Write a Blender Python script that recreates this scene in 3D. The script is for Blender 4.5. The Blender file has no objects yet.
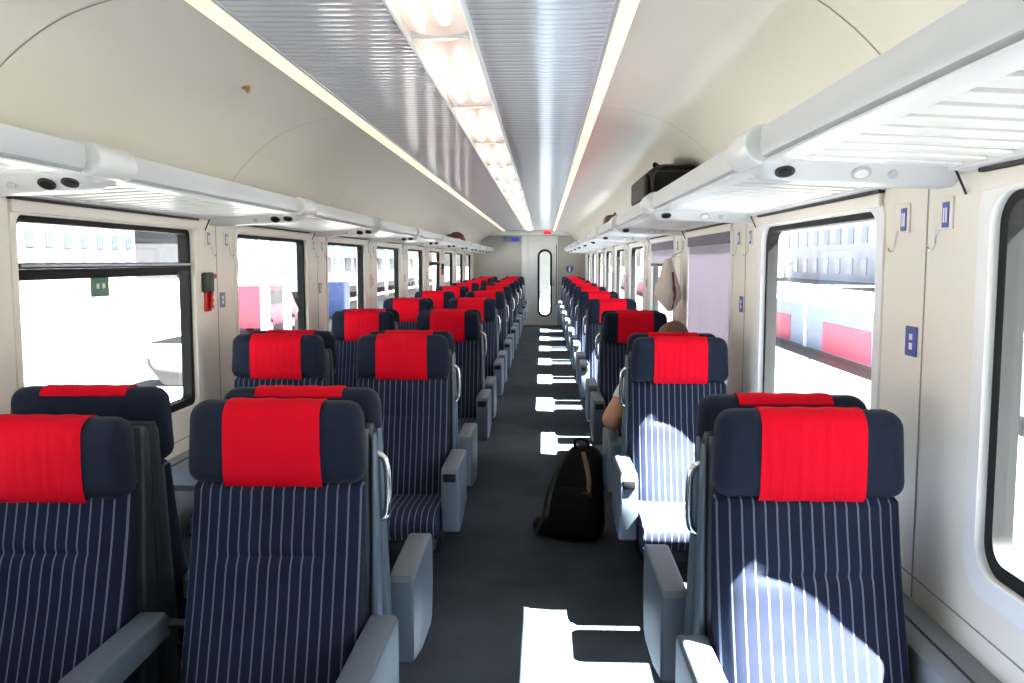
import bpy, bmesh, math, random
from mathutils import Vector, Matrix
random.seed(7)
PI = math.pi
sc = bpy.context.scene
COL = sc.collection

# ------------------------------------------------------------------ materials
def new_mat(name):
    m = bpy.data.materials.new(name); m.use_nodes = True
    return m, m.node_tree, m.node_tree.nodes['Principled BSDF']

def pmat(name, col, rough=.5, metal=0, bump=0, bscale=200, var=0, vscale=6, coat=0, sheen=0, spec=.5):
    m, nt, b = new_mat(name)
    b.inputs['Base Color'].default_value = (*col, 1)
    b.inputs['Roughness'].default_value = rough
    b.inputs['Metallic'].default_value = metal
    b.inputs['Specular IOR Level'].default_value = spec
    if coat: b.inputs['Coat Weight'].default_value = coat
    if sheen:
        b.inputs['Sheen Weight'].default_value = sheen
        b.inputs['Sheen Roughness'].default_value = .5
    tc = nt.nodes.new('ShaderNodeTexCoord')
    if var:
        n = nt.nodes.new('ShaderNodeTexNoise'); n.inputs['Scale'].default_value = vscale; n.inputs['Detail'].default_value = 4
        nt.links.new(tc.outputs['Object'], n.inputs['Vector'])
        mx = nt.nodes.new('ShaderNodeMix'); mx.data_type = 'RGBA'
        mx.inputs[6].default_value = (*[c*(1-var) for c in col], 1)
        mx.inputs[7].default_value = (*[min(1, c*(1+var)) for c in col], 1)
        nt.links.new(n.outputs['Fac'], mx.inputs[0]); nt.links.new(mx.outputs[2], b.inputs['Base Color'])
    if bump:
        n = nt.nodes.new('ShaderNodeTexNoise'); n.inputs['Scale'].default_value = bscale; n.inputs['Detail'].default_value = 3
        nt.links.new(tc.outputs['Object'], n.inputs['Vector'])
        bp = nt.nodes.new('ShaderNodeBump'); bp.inputs['Strength'].default_value = bump; bp.inputs['Distance'].default_value = .002
        nt.links.new(n.outputs['Fac'], bp.inputs['Height']); nt.links.new(bp.outputs['Normal'], b.inputs['Normal'])
    return m

def stripe_mat():
    m, nt, b = new_mat('pinstripe_velour')
    tc = nt.nodes.new('ShaderNodeTexCoord'); sp = nt.nodes.new('ShaderNodeSeparateXYZ')
    nt.links.new(tc.outputs['Object'], sp.inputs[0])
    def mth(op, a, v=None):
        n = nt.nodes.new('ShaderNodeMath'); n.operation = op
        nt.links.new(a, n.inputs[0])
        if v is not None: n.inputs[1].default_value = v
        return n.outputs[0]
    x = mth('MULTIPLY', sp.outputs[0], 1/.0276)
    x = mth('ADD', x, 50.5); x = mth('FRACT', x); x = mth('SUBTRACT', x, .5); x = mth('ABSOLUTE', x)
    line = mth('LESS_THAN', x, .075)
    n = nt.nodes.new('ShaderNodeTexNoise'); n.inputs['Scale'].default_value = 14; n.inputs['Detail'].default_value = 5
    nt.links.new(tc.outputs['Object'], n.inputs['Vector'])
    base = nt.nodes.new('ShaderNodeMix'); base.data_type = 'RGBA'
    base.inputs[6].default_value = (.0055, .0085, .022, 1); base.inputs[7].default_value = (.0125, .019, .046, 1)
    nt.links.new(n.outputs['Fac'], base.inputs[0])
    mx = nt.nodes.new('ShaderNodeMix'); mx.data_type = 'RGBA'
    mx.inputs[7].default_value = (.125, .145, .20, 1)
    nt.links.new(base.outputs[2], mx.inputs[6]); nt.links.new(line, mx.inputs[0])
    nt.links.new(mx.outputs[2], b.inputs['Base Color'])
    b.inputs['Roughness'].default_value = .85; b.inputs['Specular IOR Level'].default_value = .2
    return m

def red_mat():
    m, nt, b = new_mat('red_cover_cloth')
    tc = nt.nodes.new('ShaderNodeTexCoord'); mp = nt.nodes.new('ShaderNodeMapping')
    mp.inputs['Scale'].default_value = (60, 6, 4)
    n = nt.nodes.new('ShaderNodeTexNoise'); n.inputs['Scale'].default_value = 1; n.inputs['Detail'].default_value = 3
    nt.links.new(tc.outputs['Object'], mp.inputs[0]); nt.links.new(mp.outputs[0], n.inputs['Vector'])
    bp = nt.nodes.new('ShaderNodeBump'); bp.inputs['Strength'].default_value = .5; bp.inputs['Distance'].default_value = .006
    nt.links.new(n.outputs['Fac'], bp.inputs['Height']); nt.links.new(bp.outputs['Normal'], b.inputs['Normal'])
    b.inputs['Base Color'].default_value = (.66, .0018, .016, 1)
    b.inputs['Roughness'].default_value = .85; b.inputs['Specular IOR Level'].default_value = .12
    return m

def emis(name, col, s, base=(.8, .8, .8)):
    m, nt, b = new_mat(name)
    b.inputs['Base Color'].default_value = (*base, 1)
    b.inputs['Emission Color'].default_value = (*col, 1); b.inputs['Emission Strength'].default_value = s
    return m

def glass_mat(name, tint=(.95, .97, .97), refl=.06):
    m = bpy.data.materials.new(name); m.use_nodes = True; nt = m.node_tree; nt.nodes.clear()
    o = nt.nodes.new('ShaderNodeOutputMaterial'); mx = nt.nodes.new('ShaderNodeMixShader')
    t = nt.nodes.new('ShaderNodeBsdfTransparent'); t.inputs[0].default_value = (*tint, 1)
    g = nt.nodes.new('ShaderNodeBsdfGlossy'); g.inputs['Roughness'].default_value = .02
    mx.inputs[0].default_value = refl
    nt.links.new(t.outputs[0], mx.inputs[1]); nt.links.new(g.outputs[0], mx.inputs[2]); nt.links.new(mx.outputs[0], o.inputs[0])
    return m

def blind_mat(name, col):
    m = bpy.data.materials.new(name); m.use_nodes = True; nt = m.node_tree; nt.nodes.clear()
    o = nt.nodes.new('ShaderNodeOutputMaterial'); mx = nt.nodes.new('ShaderNodeMixShader')
    d = nt.nodes.new('ShaderNodeBsdfDiffuse'); t = nt.nodes.new('ShaderNodeBsdfTranslucent')
    d.inputs[0].default_value = (*col, 1); t.inputs[0].default_value = (*col, 1); mx.inputs[0].default_value = .14
    nt.links.new(d.outputs[0], mx.inputs[1]); nt.links.new(t.outputs[0], mx.inputs[2]); nt.links.new(mx.outputs[0], o.inputs[0])
    return m

def carpet_mat():
    m, nt, b = new_mat('carpet')
    tc = nt.nodes.new('ShaderNodeTexCoord')
    n = nt.nodes.new('ShaderNodeTexNoise'); n.inputs['Scale'].default_value = 220; n.inputs['Detail'].default_value = 3
    n2 = nt.nodes.new('ShaderNodeTexNoise'); n2.inputs['Scale'].default_value = 3; n2.inputs['Detail'].default_value = 5
    ad = nt.nodes.new('ShaderNodeMath'); ad.operation = 'ADD'
    ml = nt.nodes.new('ShaderNodeMath'); ml.operation = 'MULTIPLY'; ml.inputs[1].default_value = .5
    nt.links.new(tc.outputs['Object'], n.inputs['Vector']); nt.links.new(tc.outputs['Object'], n2.inputs['Vector'])
    nt.links.new(n.outputs['Fac'], ad.inputs[0]); nt.links.new(n2.outputs['Fac'], ad.inputs[1]); nt.links.new(ad.outputs[0], ml.inputs[0])
    r = nt.nodes.new('ShaderNodeValToRGB')
    r.color_ramp.elements[0].position = .35; r.color_ramp.elements[0].color = (.021, .029, .040, 1)
    r.color_ramp.elements[1].position = .68; r.color_ramp.elements[1].color = (.055, .074, .100, 1)
    nt.links.new(ml.outputs[0], r.inputs[0]); nt.links.new(r.outputs[0], b.inputs['Base Color'])
    bp = nt.nodes.new('ShaderNodeBump'); bp.inputs['Strength'].default_value = .5; bp.inputs['Distance'].default_value = .003
    nt.links.new(n.outputs['Fac'], bp.inputs['Height']); nt.links.new(bp.outputs['Normal'], b.inputs['Normal'])
    b.inputs['Roughness'].default_value = .9; b.inputs['Specular IOR Level'].default_value = .25
    return m

def lamp_mat():
    # tubes glow through the diffuser: brighter in the middle of each segment
    m, nt, b = new_mat('warm_diffuser')
    tc = nt.nodes.new('ShaderNodeTexCoord'); sp = nt.nodes.new('ShaderNodeSeparateXYZ'); nt.links.new(tc.outputs['Object'], sp.inputs[0])
    def mth(op, a, v):
        n = nt.nodes.new('ShaderNodeMath'); n.operation = op; nt.links.new(a, n.inputs[0]); n.inputs[1].default_value = v; return n.outputs[0]
    x = mth('MULTIPLY', sp.outputs[1], PI/1.245); x = mth('SINE', x, 0); x = mth('POWER', x, 1.5)
    r = nt.nodes.new('ShaderNodeValToRGB'); r.color_ramp.elements[0].color = (.50, .36, .29, 1); r.color_ramp.elements[1].color = (.80, .71, .57, 1)
    nt.links.new(x, r.inputs[0]); nt.links.new(r.outputs[0], b.inputs['Emission Color']); b.inputs['Emission Strength'].default_value = 1
    b.inputs['Base Color'].default_value = (.4, .36, .32, 1); b.inputs['Roughness'].default_value = .25
    return m

M = dict(
    stripe=stripe_mat(), red=red_mat(), carpet=carpet_mat(),
    velour=pmat('navy_velour', (.0085, .0135, .030), .9, bump=.5, bscale=120, var=.35, vscale=25, sheen=.06, spec=.2),
    shell=pmat('slate_blue_plastic', (.035, .044, .056), .42, bump=.08, bscale=400),
    litside=pmat('slate_daylit_side', (.085, .125, .165), .42), arm=pmat('armrest_grey', (.092, .122, .158), .45, bump=.1, bscale=500),  # side plate slate is lightened for daylight from the aisle
    dark=pmat('dark_frame', (.018, .02, .024), .5),
    black=pmat('black_rubber', (.008, .009, .010), .6, spec=.2),
    chrome=pmat('polished_steel', (.78, .78, .78), .16, 1),
    wall=pmat('cream_wall', (.80, .745, .66), .42, var=.02, vscale=2),
    white=pmat('white_plastic', (.82, .82, .815), .3),
    rack=pmat('white_rack', (.66, .68, .685), .3),
    rail=pmat('grey_aluminium', (.52, .55, .585), .32, .2),
    cove=pmat('cream_cove', (.84, .80, .70), .2, var=.02, vscale=1.5),
    grey=pmat('slat_panel_grey', (.76, .775, .80), .12, .25, spec=.8),
    joint=pmat('joint_gap_grey', (.30, .28, .25), .7),  # plain warm grey of the thin panel joints
    ledge=pmat('ledge_grey', (.20, .225, .25), .5, bump=.06, bscale=300),
    endwall=pmat('end_wall_grey', (.42, .415, .39), .5, var=.03),
    door=pmat('door_white', (.74, .745, .74), .4),
    blue=pmat('blue_plate', (.05, .085, .36), .4), greyblue=pmat('grey_blue_plate', (.22, .26, .36), .4),
    mark=pmat('white_print', (.85, .85, .88), .5), redp=pmat('red_paint', (.62, .012, .012), .4),
    olive=pmat('dark_green_box', (.03, .045, .03), .5), green=pmat('green_sticker', (.10, .24, .16), .5),
    glass=glass_mat('window_glass'), glassd=glass_mat('door_glass', (.80, .82, .82), .14),
    blindp=blind_mat('mauve_blind', (.52, .48, .555)), blindd=pmat('mauve_valance', (.20, .175, .225), .8),
    slot=pmat('dark_slot', (.035, .03, .028), .6), brass=pmat('aged_brass', (.42, .25, .06), .4, .6),
    bag=pmat('black_nylon', (.004, .004, .0045), .7, spec=.2, bump=.4, bscale=60), bagg=pmat('charcoal_nylon', (.035, .032, .028), .7, bump=.4, bscale=90),
    brown=pmat('brown_leather', (.10, .045, .025), .5, var=.3), maroon=pmat('maroon_cloth', (.10, .02, .02), .7, var=.3),
    tan=pmat('tan_webbing', (.22, .17, .10), .8), coat=pmat('beige_coat', (.66, .57, .52), .85, bump=.4, bscale=40, var=.08),
    skin=pmat('skin', (.56, .27, .15), .5, var=.08, vscale=20), hair=pmat('brown_hair', (.12, .055, .025), .55, bump=.7, bscale=90, var=.3, vscale=60),
    tee=pmat('white_tee', (.74, .74, .76), .85, bump=.3, bscale=60), jeans=pmat('dark_jeans', (.03, .04, .07), .85, bump=.4, bscale=200),
    shoe=pmat('dark_shoe', (.03, .025, .02), .5), eye=pmat('eye_white', (.8, .8, .78), .2), lip=pmat('lip', (.45, .14, .11), .5),
    strip=emis('warm_glow_trim', (.99, .85, .58), .93, (.5, .45, .35)), lamp=lamp_mat(), tube=emis('warm_tube', (1, .82, .58), 3.2),
    dispb=emis('blue_display', (.08, .10, .9), .5, (.02, .02, .1)), exitr=emis('red_sign', (1, .03, .03), .9, (.5, .01, .01)),
    pave=pmat('pale_paving', (.085, .083, .079), .9, var=.1, vscale=.3), bld=pmat('pale_render', (.030, .032, .038), .9, var=.12, vscale=.4),
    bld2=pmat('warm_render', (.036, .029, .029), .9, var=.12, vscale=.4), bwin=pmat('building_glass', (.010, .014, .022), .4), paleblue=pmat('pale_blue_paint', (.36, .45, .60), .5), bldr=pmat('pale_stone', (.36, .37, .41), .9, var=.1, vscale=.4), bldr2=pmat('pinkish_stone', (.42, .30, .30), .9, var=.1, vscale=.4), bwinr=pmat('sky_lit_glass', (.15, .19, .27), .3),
    barrier=pmat('blue_grey_barrier', (.23, .29, .40), .7, var=.15, vscale=.6), redpan=pmat('faded_red_panel', (.50, .085, .15), .6, var=.15, vscale=1),
    post=pmat('white_post', (.75, .76, .78), .5), vanred=pmat('van_red', (.55, .10, .16), .4), vanblue=pmat('cabinet_blue', (.05, .09, .24), .5),
    ballast=pmat('ballast', (.042, .040, .038), .95, bump=1, bscale=8, var=.3, vscale=6), block=pmat('pale_concrete', (.070, .071, .075), .9, var=.1, vscale=3),
)

# ------------------------------------------------------------------ mesh helpers
def obj(name, bm, mat, parent=None, sharp=40):
    bmesh.ops.recalc_face_normals(bm, faces=bm.faces)
    me = bpy.data.meshes.new(name); bm.to_mesh(me); bm.free()
    me.materials.append(mat)
    me.polygons.foreach_set('use_smooth', [True]*len(me.polygons))
    me.set_sharp_from_angle(angle=math.radians(sharp))
    o = bpy.data.objects.new(name, me); COL.objects.link(o)
    if parent: o.parent = parent
    return o

def tag(o, label, cat, group=None):
    o['label'] = label; o['category'] = cat
    if group: o['group'] = group
    return o

def thing(name, label, cat, loc=(0, 0, 0), rz=0, group=None):
    o = bpy.data.objects.new(name, None); COL.objects.link(o)
    o.location = loc; o.rotation_euler = (0, 0, rz); o.empty_display_size = .1
    return tag(o, label, cat, group)

def structure(o, label=None):
    o['kind'] = 'structure'
    if label: o['label'] = label
    return o

def dup(root, loc, label=None, rz=None):
    r = root.copy(); COL.objects.link(r); r.location = loc
    if rz is not None: r.rotation_euler = (0, 0, rz)
    if label: r['label'] = label
    for ch in list(root.children):
        c = ch.copy(); COL.objects.link(c); c.parent = r
        for g in list(ch.children):
            d = g.copy(); COL.objects.link(d); d.parent = c
    return r

def merge(bm, t):
    me = bpy.data.meshes.new('t'); t.to_mesh(me); t.free(); bm.from_mesh(me); bpy.data.meshes.remove(me)

def box(bm, x0, x1, y0, y1, z0, z1, bev=0, seg=3, mat=None):
    t = bmesh.new(); bmesh.ops.create_cube(t, size=1)
    for v in t.verts:
        v.co = Vector(((x0+x1)/2+v.co.x*(x1-x0), (y0+y1)/2+v.co.y*(y1-y0), (z0+z1)/2+v.co.z*(z1-z0)))
    if bev:
        bev = min(bev, .49*min(abs(x1-x0), abs(y1-y0), abs(z1-z0)))
        bmesh.ops.bevel(t, geom=t.edges[:], offset=bev, segments=seg, affect='EDGES', profile=.5)
    if mat is not None:
        for v in t.verts: v.co = mat @ v.co
    merge(bm, t)

def B(*a, **k):
    bm = bmesh.new(); box(bm, *a, **k); return bm

def prism(bm, pts, axis, a0, a1, bev=0, seg=2):
    """extrude a 2-D outline along an axis: 'x' takes (y,z), 'y' takes (x,z), 'z' takes (x,y)"""
    t = bmesh.new()
    def P(p, a):
        return Vector((a, p[0], p[1])) if axis == 'x' else Vector((p[0], a, p[1])) if axis == 'y' else Vector((p[0], p[1], a))
    A = [t.verts.new(P(p, a0)) for p in pts]; Bv = [t.verts.new(P(p, a1)) for p in pts]
    n = len(pts)
    fa = t.faces.new(A); fb = t.faces.new(Bv[::-1])
    for i in range(n): t.faces.new((A[i], Bv[i], Bv[(i+1) % n], A[(i+1) % n]))
    if bev:
        es = list({e for f in (fa, fb) for e in f.edges})
        bmesh.ops.bevel(t, geom=es, offset=bev, segments=seg, affect='EDGES', profile=.5)
    merge(bm, t)

def rrect(a0, a1, b0, b1, r, n=6):
    r = max(1e-4, min(r, .499*min(a1-a0, b1-b0))); out = []
    for (ca, cb, s) in ((a1-r, b1-r, 0), (a0+r, b1-r, 1), (a0+r, b0+r, 2), (a1-r, b0+r, 3)):
        for k in range(n+1):
            t = (s+k/n)*PI/2; out.append((ca+r*math.cos(t), cb+r*math.sin(t)))
    return out

def ring_x(bm, outer, inner, x0, x1):
    """ring between two equal-length outlines in yz, from x0 to x1"""
    n = len(outer)
    vs = [[bm.verts.new((x, p[0], p[1])) for p in lp] for x in (x0, x1) for lp in (outer, inner)]
    o0, i0, o1, i1 = vs
    for k in range(n):
        j = (k+1) % n
        bm.faces.new((o0[k], o0[j], i0[j], i0[k])); bm.faces.new((o1[k], i1[k], i1[j], o1[j]))
        bm.faces.new((o0[k], o1[k], o1[j], o0[j])); bm.faces.new((i0[k], i0[j], i1[j], i1[k]))

def loft(bm, secs, cap=True):
    rows = [[bm.verts.new(p) for p in s] for s in secs]
    n = len(rows[0])
    for a, b in zip(rows, rows[1:]):
        for k in range(n):
            j = (k+1) % n; bm.faces.new((a[k], a[j], b[j], b[k]))
    if cap:
        bm.faces.new(rows[0][::-1]); bm.faces.new(rows[-1])

def tube(bm, pts, r, n=10, cap=True):
    pts = [Vector(p) for p in pts]; secs = []; up = None
    for i, p in enumerate(pts):
        d = (pts[min(i+1, len(pts)-1)]-pts[max(i-1, 0)]).normalized()
        if up is None:
            up = d.orthogonal().normalized()
        up = (up-d*up.dot(d)).normalized(); s = d.cross(up)
        rr = r[i] if isinstance(r, (list, tuple)) else r
        secs.append([p+rr*(math.cos(2*PI*k/n)*up+math.sin(2*PI*k/n)*s) for k in range(n)])
    loft(bm, secs, cap)

def disc(bm, c, axis, r, h, n=20):
    d = Vector(axis).normalized(); c = Vector(c)
    tube(bm, [c-d*h/2, c+d*h/2], r, n)

def smooth_path(pts, n=6):
    pts = [Vector(p) for p in pts]; out = []
    for i in range(len(pts)-1):
        p0, p1, p2, p3 = pts[max(i-1, 0)], pts[i], pts[i+1], pts[min(i+2, len(pts)-1)]
        for k in range(n):
            t = k/n
            out.append(.5*((2*p1)+(-p0+p2)*t+(2*p0-5*p1+4*p2-p3)*t*t+(-p0+3*p1-3*p2+p3)*t**3))
    out.append(pts[-1]); return out

def blob(bm, c, r, rot=None, u=20, v=14, fn=None):
    t = bmesh.new(); bmesh.ops.create_uvsphere(t, u_segments=u, v_segments=v, radius=1)
    for q in t.verts:
        p = q.co.copy()
        if fn: p = fn(p)
        p = Vector((p.x*r[0], p.y*r[1], p.z*r[2]))
        if rot: p = rot @ p
        q.co = p+Vector(c)
    merge(bm, t)

ORD = ['first', 'second', 'third', 'fourth', 'fifth', 'sixth', 'seventh', 'eighth', 'ninth', 'tenth', 'eleventh', 'twelfth', 'thirteenth', 'fourteenth', 'fifteenth', 'sixteenth', 'seventeenth', 'eighteenth']
PIT = 2.03; HW = 1.35; END = 21.2; FRONT = -2.0
ROW_R = 2.25; ROW_L = 2.34
WIN = {1: [(.60+PIT*k, 1.976+PIT*k) for k in range(-1, 10)], -1: [(2.77+PIT*k, 4.21+PIT*k) for k in range(-2, 9)]}
SILL, WTOP = .855, 1.715
BR = {1: 2.21, -1: 2.44}
SIDE = {1: 'single-seat side', -1: 'paired-seat side'}

# ------------------------------------------------------------------ setting: floor, walls, ceiling
structure(obj('floor', B(-1.43, 1.43, FRONT, END+.9, -.08, 0), M['carpet']), 'dark blue-grey carpet floor of the carriage')
for s, nm in ((1, 'wall_right'), (-1, 'wall_left')):
    bm = bmesh.new(); a, b = sorted((s*HW, s*(HW+.07)))
    box(bm, a, b, FRONT, END, -.05, SILL); box(bm, a, b, FRONT, END, WTOP+.045, 2.32)
    y = FRONT
    for (w0, w1) in WIN[s] + [(END, END)]:
        if w0-y > .01: box(bm, a, b, y, w0, SILL, WTOP+.045)
        y = w1
    w = structure(obj(nm, bm, M['wall']), 'cream wall panels between the windows on the '+SIDE[s])
    # thin upright joint in the middle of every pillar
    for k in range(11):
        yy = (WIN[s][k][1]+.62*PIT*0+WIN[s][k+1][0])/2 if k < 10 else None
        if yy is None or yy < .5: continue
        bj = bmesh.new(); box(bj, *sorted((s*(HW-.0015), s*(HW+.01))), yy-.003, yy+.003, .66, 1.80)
        obj('panel_joint', bj, M['joint'], w)
    bj = bmesh.new(); box(bj, *sorted((s*(HW-.0015), s*(HW+.01))), FRONT, END-.01, .717, .721)
    obj('panel_joint', bj, M['joint'], w)
    # grey ledge along the foot of the wall
    bm = bmesh.new(); x0, x1 = 1.256, 1.3495
    prism(bm, [(s*x1, .001), (s*x1, .655), (s*(x0+.02), .645), (s*x0, .625), (s*x0, .001)], 'y', FRONT, END-.003, 0)
    l = structure(obj('baseboard_right' if s > 0 else 'baseboard_left', bm, M['ledge']), 'grey heater ledge along the foot of the window wall')
    bj = bmesh.new(); box(bj, *sorted((s*1.292, s*1.296)), FRONT, END-.02, .64, .6515); obj('panel_joint', bj, M['dark'], l)
structure(obj('wall_front', B(-1.43, 1.43, FRONT-.06, FRONT, -.05, 2.35), M['endwall']), 'grey partition at the near end of the carriage')

# ceiling: grey slatted middle, cream coves, closed roof above
ceil = structure(obj('ceiling', B(-1.45, 1.45, FRONT-.06, END+.9, 2.36, 2.42), M['white']), 'glossy carriage ceiling')
for s in (1, -1):
    bm = bmesh.new(); y = FRONT; pw = .056
    xs = (.137, .572) if s > 0 else (-.572, -.079)
    rows = []
    while y < END-.01:
        for dy, dz in ((0, .003), (.0015, 0), (.012, -.0009), (.028, -.0014), (.044, -.0009), (.0545, 0)):
            rows.append((y+dy, 2.285+dz))
        y += pw
    vs = [[bm.verts.new((x, yy, zz)) for x in xs] for yy, zz in rows]
    for p, q in zip(vs, vs[1:]): bm.faces.new((p[0], p[1], q[1], q[0]))
    obj('slat_panel', bm, M['grey'], ceil, 60)
    # cove panel: from the glowing trim down behind the rack to the wall
    prof = [(.619, 2.266), (.70, 2.264), (.80, 2.248), (.90, 2.216), (.99, 2.168), (1.08, 2.10), (1.16, 2.02), (1.23, 1.93), (1.29, 1.84), (1.349, 1.79)]
    prof = [(p.x, p.y) for p in smooth_path([(a, b, 0) for a, b in prof], 3)]
    poly = [(s*a, b) for a, b in prof]+[(s*1.349, 1.86), (s*1.32, 2.1), (s*1.1, 2.3), (s*.619, 2.345)]
    bm = bmesh.new(); prism(bm, poly, 'y', FRONT, END-.002)
    cv = structure(obj('trim_%d' % (2 if s > 0 else 3), bm, M['cove'], None, 30), 'glossy cream ceiling cove above the '+SIDE[s])
    for k in range(-1, 10):
        yj = BR[s]-.1+PIT*k
        if k < 0: continue
        bj = bmesh.new(); t = bmesh.new()
        v0 = [bj.verts.new((s*(a-.0006), yj-.0035, b-.0012)) for a, b in prof]; v1 = [bj.verts.new((s*(a-.0006), yj+.0035, b-.0012)) for a, b in prof]
        for i in range(len(prof)-1): bj.faces.new((v0[i], v0[i+1], v1[i+1], v1[i]))
        t.free(); obj('panel_joint', bj, M['joint'], cv)

# long ceiling-edge trims, given a glow for the light they catch
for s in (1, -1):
    t = thing('glow_trim', 'long thin cream trim with added glow along the ceiling edge, '+SIDE[s], 'ceiling light', (s*.595, 9.6, 2.27), 0, 'long glowing ceiling trims')
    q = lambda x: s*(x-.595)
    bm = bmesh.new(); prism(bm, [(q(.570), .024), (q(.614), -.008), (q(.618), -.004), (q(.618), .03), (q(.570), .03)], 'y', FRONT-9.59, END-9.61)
    obj('diffuser', bm, M['strip'], t)  # the trim strip itself, glow put into its material
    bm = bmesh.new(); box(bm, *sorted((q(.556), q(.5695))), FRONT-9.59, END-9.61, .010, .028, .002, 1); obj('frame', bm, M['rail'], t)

# central ceiling light: segments of 1.25 m
LP = 1.245; proto = None
for k in range(-2, 16):
    y0 = 1.61+LP*k
    if y0 < FRONT: continue
    if y0+LP > END: break
    lab = ('warm lit ceiling light segment over the aisle, %s from the photographer' % ORD[k]) if k >= 0 else 'ceiling light segment straight above the photographer' if k == -1 else 'ceiling light segment behind the photographer'
    if proto is None:
        t = thing('ceiling_light', lab, 'ceiling light', (.029, y0, 2.28), 0, 'ceiling light segments in the middle row')
        bm = bmesh.new()
        for q in (-1, 1): box(bm, *sorted((q*.096, q*.109)), 0, LP-.002, -.022, .02, .006)
        obj('frame', bm, M['white'], t)
        bm = bmesh.new(); box(bm, -.098, .098, .0, .016, -.008, .02, .003); obj('end_cap', bm, M['white'], t)
        bm = bmesh.new(); box(bm, -.098, .098, LP-.018, LP-.002, -.008, .02, .003); obj('end_cap', bm, M['white'], t)
        bm = bmesh.new(); n = 10
        v = [[bm.verts.new((-.098+.196*i/n, yy, .012-.022*math.sin(PI*i/n)**.7)) for i in range(n+1)] for yy in (.028, LP-.03)]
        for i in range(n): bm.faces.new((v[0][i], v[0][i+1], v[1][i+1], v[1][i]))
        d = obj('diffuser', bm, M['lamp'], t)
        bm = bmesh.new(); tube(bm, [(.035, .22, -.006), (.035, LP-.22, -.006)], .022, 12); tube(bm, [(-.035, .22, -.006), (-.035, LP-.22, -.006)], .022, 12)
        obj('tube', bm, M['tube'], t); proto = t
    else:
        dup(proto, (.029, y0, 2.28), lab)

# end wall with door, beam, sign and display
bm = bmesh.new(); DX0, DX1, DZ = -.02, .64, 2.06
box(bm, -1.35, DX0, END, END+.06, -.02, 2.33); box(bm, DX1, 1.35, END, END+.06, -.02, 2.33); box(bm, DX0, DX1, END, END+.06, DZ, 2.33)
structure(obj('wall_back', bm, M['endwall']), 'grey end wall with the sliding door')
d1 = structure(obj('door_1', bmesh.new(), M['door']), 'white end door with a tall narrow rounded window')
def door_slab():
    bm = bmesh.new(); n = 8
    outer = rrect(DX0, DX1, 0.003, DZ, .002, n); inner = rrect(.232, .532, .23, 1.82, .145, n)
    for y0 in (END+.012, END+.048):
        o_ = [bm.verts.new((p[0], y0, p[1])) for p in outer]; i_ = [bm.verts.new((p[0], y0, p[1])) for p in inner]
        for k in range(len(outer)):
            j = (k+1) % len(outer); bm.faces.new((o_[k], o_[j], i_[j], i_[k]))
    return bm
obj('door_leaf', door_slab(), M['door'], d1)
bm = bmesh.new(); ring_x(bm, rrect(.205, .559, .205, 1.845, .17, 8), rrect(.255, .509, .255, 1.795, .125, 8), 0, .02)
for v in bm.verts: v.co = Vector((v.co.y, END-.004+v.co.x, v.co.z))
obj('gasket', bm, M['black'], d1)
obj('pane', B(.24, .524, END+.022, END+.026, .24, 1.81), M['glassd'], d1)
bm = bmesh.new(); box(bm, .578, .605, END-.03, END+.012, .95, 1.2, .008); obj('door_handle', bm, M['chrome'], d1)
bm = bmesh.new()
box(bm, DX0-.16, DX0, END-.02, END, .003, DZ+.1, .004); box(bm, DX1, DX1+.05, END-.02, END, .003, DZ+.1, .004); box(bm, DX0, DX1, END-.02, END, DZ, DZ+.1, .004)
obj('door_frame', bm, M['door'], d1)
bm = bmesh.new(); box(bm, DX1+.012, DX1+.03, END-.03, END-.02, .5, 1.95, .003); obj('grab_rail', bm, M['dark'], d1)
bm = bmesh.new(); prism(bm, [(END-.14, 2.275), (END-.15, 2.215), (END-.12, 2.175), (END-.001, 2.175), (END-.001, 2.275)], 'x', -1.2, 1.2, 0)
structure(obj('trim_1', bm, M['white']), 'white cross beam under the ceiling before the end wall')
# vestibule seen through the door window
bm = bmesh.new(); box(bm, -1.43, 1.43, END+.86, END+.9, -.05, 2.36)
structure(obj('wall_vestibule', bm, M['door']), 'pale vestibule wall behind the end door')
t = thing('passenger_display', 'dark passenger display with a blue lit half on the end wall', 'display', (-.43, END, 2.08))
obj('housing', B(-.2, .2, -.03, -.001, -.055, .055, .006), M['greyblue'], t); obj('screen', B(0.0, .19, -.034, -.03, -.045, .045), M['dispb'], t)
t = thing('ceiling_sign', 'small red lit sign under the ceiling just before the end wall', 'sign', (.44, END-.25, 2.28))
obj('housing', B(-.1, .1, -.02, .02, -.09, 0, .006), M['white'], t); obj('face', B(-.09, .09, -.024, -.02, -.082, -.012), M['exitr'], t)
t = thing('round_sign', 'small round blue sign on the end wall beside the door', 'sign', (.98, END, 1.37))
bm = bmesh.new(); disc(bm, (0, -.005, 0), (0, 1, 0), .09, .008, 28); obj('plate', bm, M['blue'], t)
bm = bmesh.new(); disc(bm, (0, -.0105, .05), (0, 1, 0), .02, .002, 14); box(bm, -.02, .02, -.0115, -.0095, -.07, .025, .001); obj('pictogram', bm, M['mark'], t)

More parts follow.
